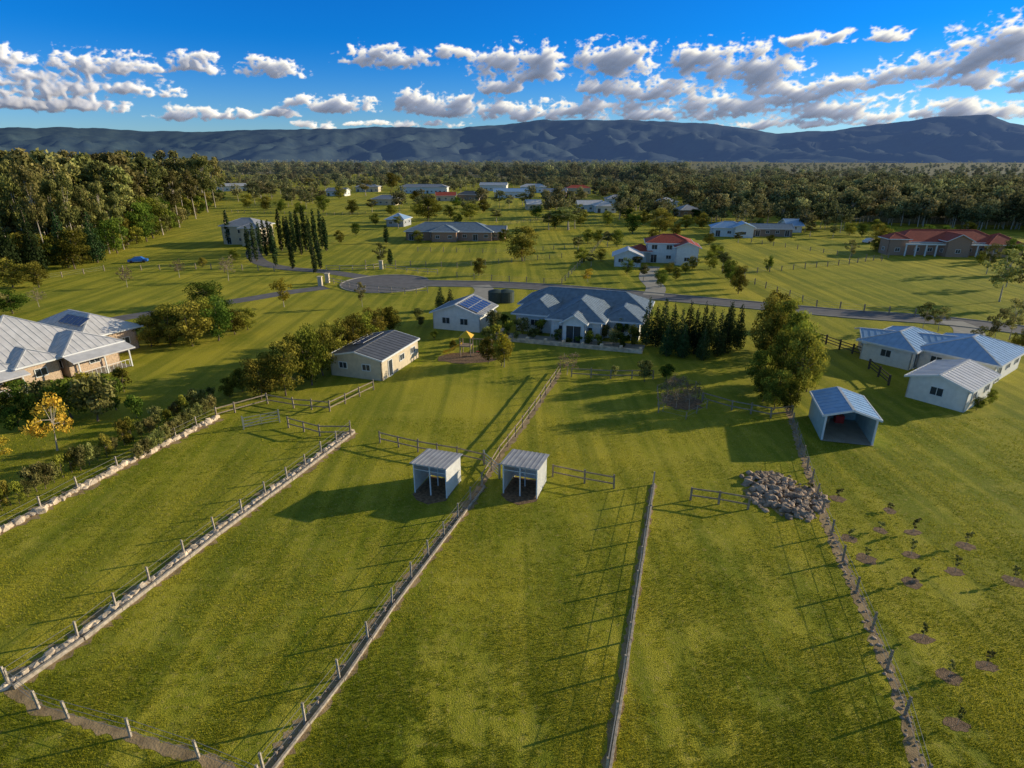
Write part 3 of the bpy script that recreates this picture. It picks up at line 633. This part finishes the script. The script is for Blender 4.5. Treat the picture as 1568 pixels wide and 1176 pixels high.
for a in [(800,400,345,64),(733,422,394,24),(310,410,393,18),(968,358,326,32),(655,338,300,50),(720,335,310,34),(870,352,318,60),(850,350,322,40),(1010,356,318,50),(945,378,350,26),(930,378,355,24),(1175,415,392,18),(1345,372,342,36),(1095,400,372,30),(1106,416,384,28),(1118,432,395,28),(1130,450,405,28),(1088,412,385,24),(890,402,378,28),(905,408,388,22),(1012,440,410,26),(985,430,405,22),(1060,412,392,22),(1025,420,400,20),(1400,368,350,30),(640,312,290,26),(408,322,300,22),(495,325,297,26),(540,328,305,22),(475,292,272,22),(20,440,395,60),(115,412,350,60),(235,365,300,60),(60,440,400,40),(20,480,440,60),(-20,500,440,70),
    (1100,392,375,20),(1112,425,400,22),(1124,442,412,22),(960,420,395,24),(975,410,392,20),(1050,418,400,18),(1035,428,408,18),(920,400,380,20),(915,372,350,22),(1360,362,345,24),(1340,385,365,20),(1450,362,345,26),(1480,358,340,26),(1545,398,362,30),(1420,362,344,24),(690,334,314,24),(560,300,275,26),(600,290,262,28),(1075,350,325,24),(1065,340,318,24),(960,340,318,24),(150,400,345,50),(50,410,355,50),(180,388,330,50),(250,352,300,50),(1560,540,500,36),(1500,545,515,30),(1440,600,585,14),(1495,628,605,20),(1515,618,595,20),
    (885,385,362,24),(900,372,350,22),(1000,372,350,22),(1240,362,342,22),(1275,365,345,20),(640,372,352,22),(770,372,350,22),(610,350,330,20),(700,345,326,20),(1085,375,355,22),(1130,372,355,20),(1565,420,385,30),(1500,405,385,24),(1340,352,335,20),
    (360,400,380,20),(520,372,352,18),(545,360,340,20),(575,345,325,18),(640,330,310,24),(600,330,312,20),(740,325,305,22),(760,340,320,26),(820,335,312,26),(840,352,325,30),(890,345,320,26),(930,345,322,24),(985,345,322,24),(1035,362,340,22),(1050,350,328,24),(800,315,296,22),(700,318,300,20),(1180,372,358,16),(1300,360,340,24),(1320,362,342,22),(1200,350,332,20),(1160,352,334,18),(460,330,308,22),(430,325,305,20),(380,318,296,22),(520,305,284,24),(570,325,305,20)]:
    tree("field_tree",random.choice(['olive','green','olive','gum']),*a)
for a in [(1530,462,378,66),(1412,505,460,34),(1436,508,468,30),(1545,520,455,44),(1520,530,470,34),(1495,535,498,30),(1565,470,400,50),(1300,398,365,24),(555,470,430,20),(880,350,310,40),(1510,420,370,34),(585,410,370,26),(1540,440,390,40)]: tree("sparse_gum_tree",'sparse0',*a)
# tall forest-edge trees on the left, individually placed
for u,v,vt,w_,k in [(20,405,258,42,'gum'),(48,402,268,36,'gum'),(75,404,250,40,'gum'),(98,398,276,34,'gum'),(122,398,262,38,'gum'),(145,392,285,36,'gum'),(168,388,278,36,'gum'),(190,382,292,32,'gum'),(225,370,305,46,'green'),(250,360,300,36,'gum'),(275,348,262,34,'gum'),(300,335,258,30,'gum'),(318,325,240,34,'gum'),(330,318,252,26,'gum'),(15,425,300,36,'con'),(60,418,310,30,'con'),(105,410,315,28,'con'),(150,402,318,26,'con'),(8,392,235,44,'gum'),(40,385,240,36,'gum')]:
    tree("tall_gum_tree" if k=='gum' else ("conifer_tree" if k=='con' else "field_tree"),k,u,v,vt,w_)
for u,v,vt in [(352,374,320),(384,402,345),(393,400,340),(408,392,335),(423,408,345),(432,384,318),(440,380,330),(449,412,368),(452,386,322),(462,390,330),(469,384,312),(477,392,328),(483,418,372),(485,388,318),(491,412,362),(494,380,318),(500,384,330),(592,372,345),(598,405,380),(415,388,335),(401,390,338),(420,392,340),(445,390,330),(458,380,320)]: tree("cypress_tree",'cyp',u,v,vt,8.5)
for u,v in [(1282,764),(1362,782),(1348,812),(1300,825),(1398,815),(1326,856),(1396,892),(1462,876),(1478,836),(1552,890),(1412,978),(1510,1020),(1453,1036),(1466,1110),(1240,750),(1395,850)]:
    blobsheet("mulch_ring",u,v,random.uniform(.5,.8),random.uniform(.45,.7),M['mulch'],.01,n=18,jit=.35); tree("sapling",'sap0',u,v,v-random.uniform(11,26)*(1+(v-760)/600),15); KEEP.append(([G(u,v),G(u+1,v)],.55))
def band(n,u0,u1,vlow,vhigh,h0,h1,pw=1.0):
    out=[]
    for i in range(n):
        u=random.uniform(u0,u1); lo=vlow(u); v=vhigh+(lo-vhigh)*random.random()**pw
        x,y=G(u,v); out.append((x,y,h0+(h1-h0)*random.random()**1.6*1.15))
    return out
def itp(t): 
    xs=[a for a,_ in t]; ys=[b_ for _,b_ in t]; return lambda u:float(np.interp(u,xs,ys))
fo=empty("distant_forest")
right=band(2900,980,1800,itp([(980,290),(1060,310),(1120,322),(1200,332),(1300,342),(1400,347),(1500,353),(1800,360)]),247,7,14,1.1)
centre=band(1800,200,1050,itp([(200,274),(600,275),(1000,288)]),246,11,21,1.2)
left=band(850,-300,345,itp([(-300,430),(0,400),(90,392),(160,380),(200,368),(260,346),(330,302),(345,298)]),252,12,27,1.0)
cl=[]
for cu,cv,n,s in [(560,290,24,40),(430,300,26,40),(520,280,50,60),(740,284,40,50),(860,290,40,40),(950,300,50,40),(1000,308,40,30),(1070,325,20,30),(950,330,16,20),(640,283,50,60),(800,284,40,60),(380,285,40,40),(1150,340,16,30),(1250,350,18,40),(720,322,10,30),(860,335,10,30),(690,292,24,40),(780,312,16,40),(850,315,22,25),(600,320,12,30),(900,285,70,80),(1040,300,60,40),(450,282,60,60),(980,322,24,25),(470,312,12,40),(1020,338,14,25),(380,302,22,30),(650,318,8,40),(1090,338,20,30)]:
    for i in range(n):
        u=random.gauss(cu,s*.6); v=cv+random.gauss(0,3.5)
        if any(h[0]-6<u<h[0]+h[2]*F/T(h[1])+4 and 0<v-h[1]<14 for h in HS): continue
        x,y=G(u,v); cl.append((x,y,random.uniform(5,12)))
allf=right+centre+cl
for i in range(4):
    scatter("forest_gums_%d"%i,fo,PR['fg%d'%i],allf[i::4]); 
lf=empty("gum_forest")
for i in range(4): scatter("tall_gums_%d"%i,lf,PR['fl%d'%i],left[i::4])
und=band(500,-200,340,itp([(-300,440),(0,416),(90,408),(160,394),(200,380),(260,356),(340,308)]),300,3,8,.6)
for i in range(3): scatter("undergrowth_%d"%i,lf,PR['shrub%d'%i],und[i::3])
# near grass blades, one mesh
n=420000; r=np.random.default_rng(5)
v_=1240-(r.random(n)**1.25)*600; u_=r.uniform(-80,1650,n); dx=(u_-CU)/F; dy=(v_-CV)/F; t_=H/(sP+dy*cP); X=t_*dx; Y=t_*(cP-dy*sP)
pt_=fbm(X*.22,Y*.22,4,90)+.5*fbm(X*1.5,Y*1.5,2,95); ok=(pt_+r.random(n)*.35)>.02
for l,w in KEEP:
    dm=np.full(n,1e9)
    for a,b_ in zip(l[:-1],l[1:]):
        ex,ey=b_[0]-a[0],b_[1]-a[1]; t=np.clip(((X-a[0])*ex+(Y-a[1])*ey)/(ex*ex+ey*ey),0,1); dm=np.minimum(dm,np.hypot(X-a[0]-ex*t,Y-a[1]-ey*t))
    ok&=dm>w*(1+.5*(r.random(n)-.5))
X=X[ok];Y=Y[ok];pt_=pt_[ok];n=len(X); a=r.random(n)*6.283; h=.03+.08*r.random(n)*(1+pt_); w=.008+.00035*Y
lx,ly=r.normal(size=(2,n))*.04; z0=np.full(n,-.005)
co=np.stack([np.stack([X-w*np.cos(a),Y-w*np.sin(a),z0],1),np.stack([X+w*np.cos(a),Y+w*np.sin(a),z0],1),np.stack([X+lx,Y+ly,h],1)],1).reshape(-1,3)
tone=np.clip(.35+1.3*fbm(X*.12,Y*.12,3,33)+r.normal(size=n)*.3,0,1)
link(bpy.data.objects.new("grass",npmesh("grass",co,np.arange(3*n).reshape(n,3),L['grass'],False,[("tone",'FACE',tone)])))
# ------------------------------------------------------------------ mountains
prof=itp([(-400,200),(0,196),(100,193),(200,198),(300,201),(400,198),(500,196),(620,193),(700,196),(760,190),(830,183),(950,182),(1050,187),(1110,192),(1190,203),(1250,200),(1330,190),(1420,178),(1500,175),(1530,186),(1568,194),(1700,190),(2000,205)])
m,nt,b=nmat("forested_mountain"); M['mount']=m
tc=N(nt,"ShaderNodeTexCoord"); n1=noi(.0015,6,.7); n2=noi(.012,4,.7)
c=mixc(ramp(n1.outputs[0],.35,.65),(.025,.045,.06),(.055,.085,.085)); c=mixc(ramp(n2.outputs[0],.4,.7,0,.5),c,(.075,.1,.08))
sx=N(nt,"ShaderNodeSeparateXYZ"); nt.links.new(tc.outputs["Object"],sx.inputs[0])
c=mixc(ramp(sx.outputs[0],-3000,7000,0,.5),c,(.11,.115,.15))  # haze painted into the base colour, stronger towards the sun side
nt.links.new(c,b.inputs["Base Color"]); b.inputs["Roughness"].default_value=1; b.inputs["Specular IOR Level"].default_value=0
b.inputs["Emission Color"].default_value=(.26,.46,1,1); nt.links.new(ramp(sx.outputs[0],-6000,7000,.045,.15),b.inputs["Emission Strength"])  # airlight painted on as blue emission, more on the right
na,nr=560,60; vs=[]
for i in range(na+1):
    u=-700+ (2268+700)*i/na
    az=math.atan2((u-CU)/F,cP+.38*sP)
    k=(CV-prof(u)+2.5*noise.noise(Vector((u*.02,0,0)))+1.2*noise.noise(Vector((u*.08,3,0))))/F; el=math.atan((k*cP-sP)/math.hypot(cP+k*sP,(u-CU)/F))
    rr0=8000
    hr=math.tan(el)*rr0+H
    for j in range(nr+1):
        s=j/nr; rr=rr0-3800+3800*s/.8 if s<.8 else rr0+(s-.8)*8000
        ss=min(1,s/.8); x,y=rr*math.sin(az),rr*math.cos(az)
        e=(ss**1.6) if s<=.8 else max(0,1-(s-.8)/.2*.8)
        q=Vector((x*.0011,y*.0007,0)); rid=0;am=1
        for o_ in range(4): rid+=am*abs(noise.noise(q)); q=q*2.1+Vector((5,3,1)); am*=.5
        sp=4*ss*(1-ss)
        hh=hr*(e-(rid-.35)*.7*(sp**.8 if ss<1 else 0))
        hh+=noise.noise(Vector((x*.006,y*.006,7)))*16*(1-ss*.6)
        vs.append((x,y,hh-8 if s>0 else -60))
fs=[(a*(nr+1)+b_,(a+1)*(nr+1)+b_,(a+1)*(nr+1)+b_+1,a*(nr+1)+b_+1) for a in range(na) for b_ in range(nr)]
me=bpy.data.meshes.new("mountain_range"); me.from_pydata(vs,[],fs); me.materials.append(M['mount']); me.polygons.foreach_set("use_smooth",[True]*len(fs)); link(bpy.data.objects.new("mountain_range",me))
# ------------------------------------------------------------------ clouds
def AE(u,v):
    dx=(u-CU)/F;k=(CV-v)/F; return math.degrees(math.atan2(dx,cP+k*sP)),math.degrees(math.atan((k*cP-sP)/math.hypot(cP+k*sP,dx)))
BL=[(10,100,50,32),(60,130,90,24),(130,98,46,26),(205,95,50,20),(300,96,46,17),(215,135,60,14),(90,158,110,13),(410,102,52,15),(275,172,42,13),(350,172,50,11),(430,170,32,10),(512,158,70,16),(590,85,70,18),(635,155,40,22),(480,190,32,7),
    (700,78,34,11),(715,160,70,20),(800,96,80,30),(800,170,120,14),(940,88,66,30),(905,164,100,16),(1000,134,90,18),(920,132,50,11),(770,132,40,11),(1070,86,72,26),(1150,95,72,36),(1010,172,130,13),(1200,138,76,26),(1110,154,90,20),(1255,58,56,10),(1360,52,32,11),(1290,126,80,13),(1290,164,130,18),(1430,98,84,22),(1540,62,80,42),(1520,118,90,20),(1380,174,160,12),(1500,166,120,20),(1200,188,150,8),(620,188,90,5),(-80,125,80,40),(1700,100,110,60),(1800,150,150,40),(-250,110,100,40)]
AZ=np.arange(-60,60,.07); EL=np.arange(.8,12.5,.05); A_,E_=np.meshgrid(AZ,EL,indexing='ij')
D=np.full(A_.shape,-3.0)
wa=A_+.9*fbm(A_*.6,E_*.9,4,50); we=E_+.35*fbm(A_*.6,E_*.9,4,60)
for (u,v,ru,rv) in BL:
    a,e=AE(u,v); k=math.hypot(1,(u-CU)/F); ra=max(.8,ru/15.5/k); re=max(.3,rv/16.5/k)
    dy=(we-(e-.35*re))/re; dy=np.where(dy<0,dy*1.9,dy*.8)
    D=np.maximum(D,1-((wa-a)/ra)**2-dy**2)
big=fbm(A_*.5,E_*.95,4,1,rough=.5); bil=fbm(A_*1.1,E_*1.6,5,20,True,.55)
Dn=.9*np.clip(D,-1.5,.9)+big*1.2+(.22-bil)*1.6
al=np.clip(Dn/.6,0,1); al=al*al*(3-2*al)
dens=np.clip(Dn,0,1.1); S_=np.zeros_like(dens)
for k in range(1,11):
    sh=np.roll(np.roll(dens,-2*k,0),-2*k,1); S_+=sh*(1 if k<6 else .6)
def blur(a,n_):
    for ax in (0,1):
        s_=np.zeros_like(a)
        for k in range(-n_,n_+1): s_+=np.roll(a,k,ax)
        a=s_/(2*n_+1)
    return a
S_=.65*S_+.35*blur(S_,5); Tt=np.exp(-S_*.36)*np.clip(.8+(A_+40)/80*.5,.7,1.35)  # cloud self-shadow and sun-side brightening baked into a vertex attribute
relief=blur(dens,2)
rad=42000-np.sqrt(relief)*500
az=np.radians(A_);el=np.radians(E_)
XX=rad*np.cos(el)*np.sin(az);YY=rad*np.cos(el)*np.cos(az);ZZ=rad*np.sin(el)
nx_,ny_=A_.shape; idx=np.arange(nx_*ny_).reshape(nx_,ny_)
keep=(al[:-1,:-1]+al[1:,:-1]+al[:-1,1:]+al[1:,1:])>0.001
q=np.stack([idx[:-1,:-1],idx[1:,:-1],idx[1:,1:],idx[:-1,1:]],-1)[keep]
us,inv=np.unique(q.ravel(),return_inverse=True)
m,nt,b=nmat("cloud"); nt.nodes.remove(b); out=nt.nodes["Material Output"]
at=N(nt,"ShaderNodeAttribute",attribute_name="cover"); tr=N(nt,"ShaderNodeAttribute",attribute_name="baked_light"); df=N(nt,"ShaderNodeBsdfDiffuse"); tp=N(nt,"ShaderNodeBsdfTransparent"); em=N(nt,"ShaderNodeEmission")
df.inputs[0].default_value=(.45,.43,.42,1)
cr=N(nt,"ShaderNodeValToRGB"); e=cr.color_ramp.elements; e[0].color=(.11,.13,.19,1); e[0].position=.03; e[1].color=(1.0,.93,.78,1); e[1].position=.75; q_=e.new(.32); q_.color=(.33,.34,.4,1)  # lit tops and shaded undersides of clouds painted as emission colour
nt.links.new(tr.outputs["Fac"],cr.inputs[0]); nt.links.new(cr.outputs[0],em.inputs[0])
m1=N(nt,"ShaderNodeAddShader"); nt.links.new(df.outputs[0],m1.inputs[0]); nt.links.new(em.outputs[0],m1.inputs[1])
m2=N(nt,"ShaderNodeMixShader"); nt.links.new(at.outputs["Fac"],m2.inputs[0]); nt.links.new(tp.outputs[0],m2.inputs[1]); nt.links.new(m1.outputs[0],m2.inputs[2]); nt.links.new(m2.outputs[0],out.inputs[0])
me=npmesh("clouds",np.stack([XX.ravel(),YY.ravel(),ZZ.ravel()],1)[us],inv.reshape(-1,4),m,True,[("cover",'POINT',al.ravel()[us]),("baked_light",'POINT',Tt.ravel()[us])])
link(bpy.data.objects.new("clouds",me))
# ------------------------------------------------------------------ light and sky
SE,SA=R(15),R(73)
S=Vector((math.cos(SE)*math.sin(SA),math.cos(SE)*math.cos(SA),math.sin(SE)))
ld=bpy.data.lights.new("sun",'SUN'); ld.energy=5; ld.angle=R(.5); ld.color=(1,.87,.62)
lo=bpy.data.objects.new("sun",ld); link(lo,None,(0,0,60)); lo.rotation_euler=S.to_track_quat('Z','Y').to_euler()
w=bpy.data.worlds.new("World"); scene.world=w; w.use_nodes=True; nt=w.node_tree; nt.nodes.clear()
out=N(nt,"ShaderNodeOutputWorld"); sky=N(nt,"ShaderNodeTexSky",sky_type='NISHITA'); sky.sun_disc=False; sky.sun_elevation=SE; sky.sun_rotation=SA; sky.air_density=1; sky.dust_density=.2; sky.ozone_density=2
tcw=N(nt,"ShaderNodeTexCoord"); sz=N(nt,"ShaderNodeSeparateXYZ"); nt.links.new(tcw.outputs["Generated"],sz.inputs[0])
def wr(a,b0,b1,c0,c1):
    x=N(nt,"ShaderNodeMapRange",interpolation_type='SMOOTHSTEP'); nt.links.new(a,x.inputs[0])
    for i,q in enumerate((b0,b1,c0,c1)): x.inputs[1+i].default_value=q
    return x.outputs[0]
tn=N(nt,"ShaderNodeMix",data_type='RGBA'); nt.links.new(wr(sz.outputs[2],-.05,.17,0,1),tn.inputs[0]); tn.inputs[6].default_value=(.55,.78,1.2,1); tn.inputs[7].default_value=(.02,.42,1.1,1)
tn2=N(nt,"ShaderNodeMix",data_type='RGBA'); nt.links.new(wr(sz.outputs[2],.24,.5,0,1),tn2.inputs[0]); nt.links.new(tn.outputs[2],tn2.inputs[6]); tn2.inputs[7].default_value=(.95,.86,.7,1)
tm=N(nt,"ShaderNodeMix",data_type='RGBA',blend_type='MULTIPLY'); tm.inputs[0].default_value=1; nt.links.new(sky.outputs[0],tm.inputs[6]); nt.links.new(tn2.outputs[2],tm.inputs[7])
bg=N(nt,"ShaderNodeBackground"); bg.inputs[1].default_value=.15; nt.links.new(tm.outputs[2],bg.inputs[0]); nt.links.new(bg.outputs[0],out.inputs[0])
# ------------------------------------------------------------------ camera
cd=bpy.data.cameras.new("camera"); cd.sensor_width=36; cd.lens=F/1568*36; cd.clip_end=90000; cd.clip_start=.5
co=bpy.data.objects.new("camera",cd); link(co,None,(0,0,H)); co.rotation_euler=(R(90)-P,0,0); scene.camera=co
scene.view_settings.view_transform='Standard'; scene.view_settings.look='None'; scene.view_settings.exposure=0
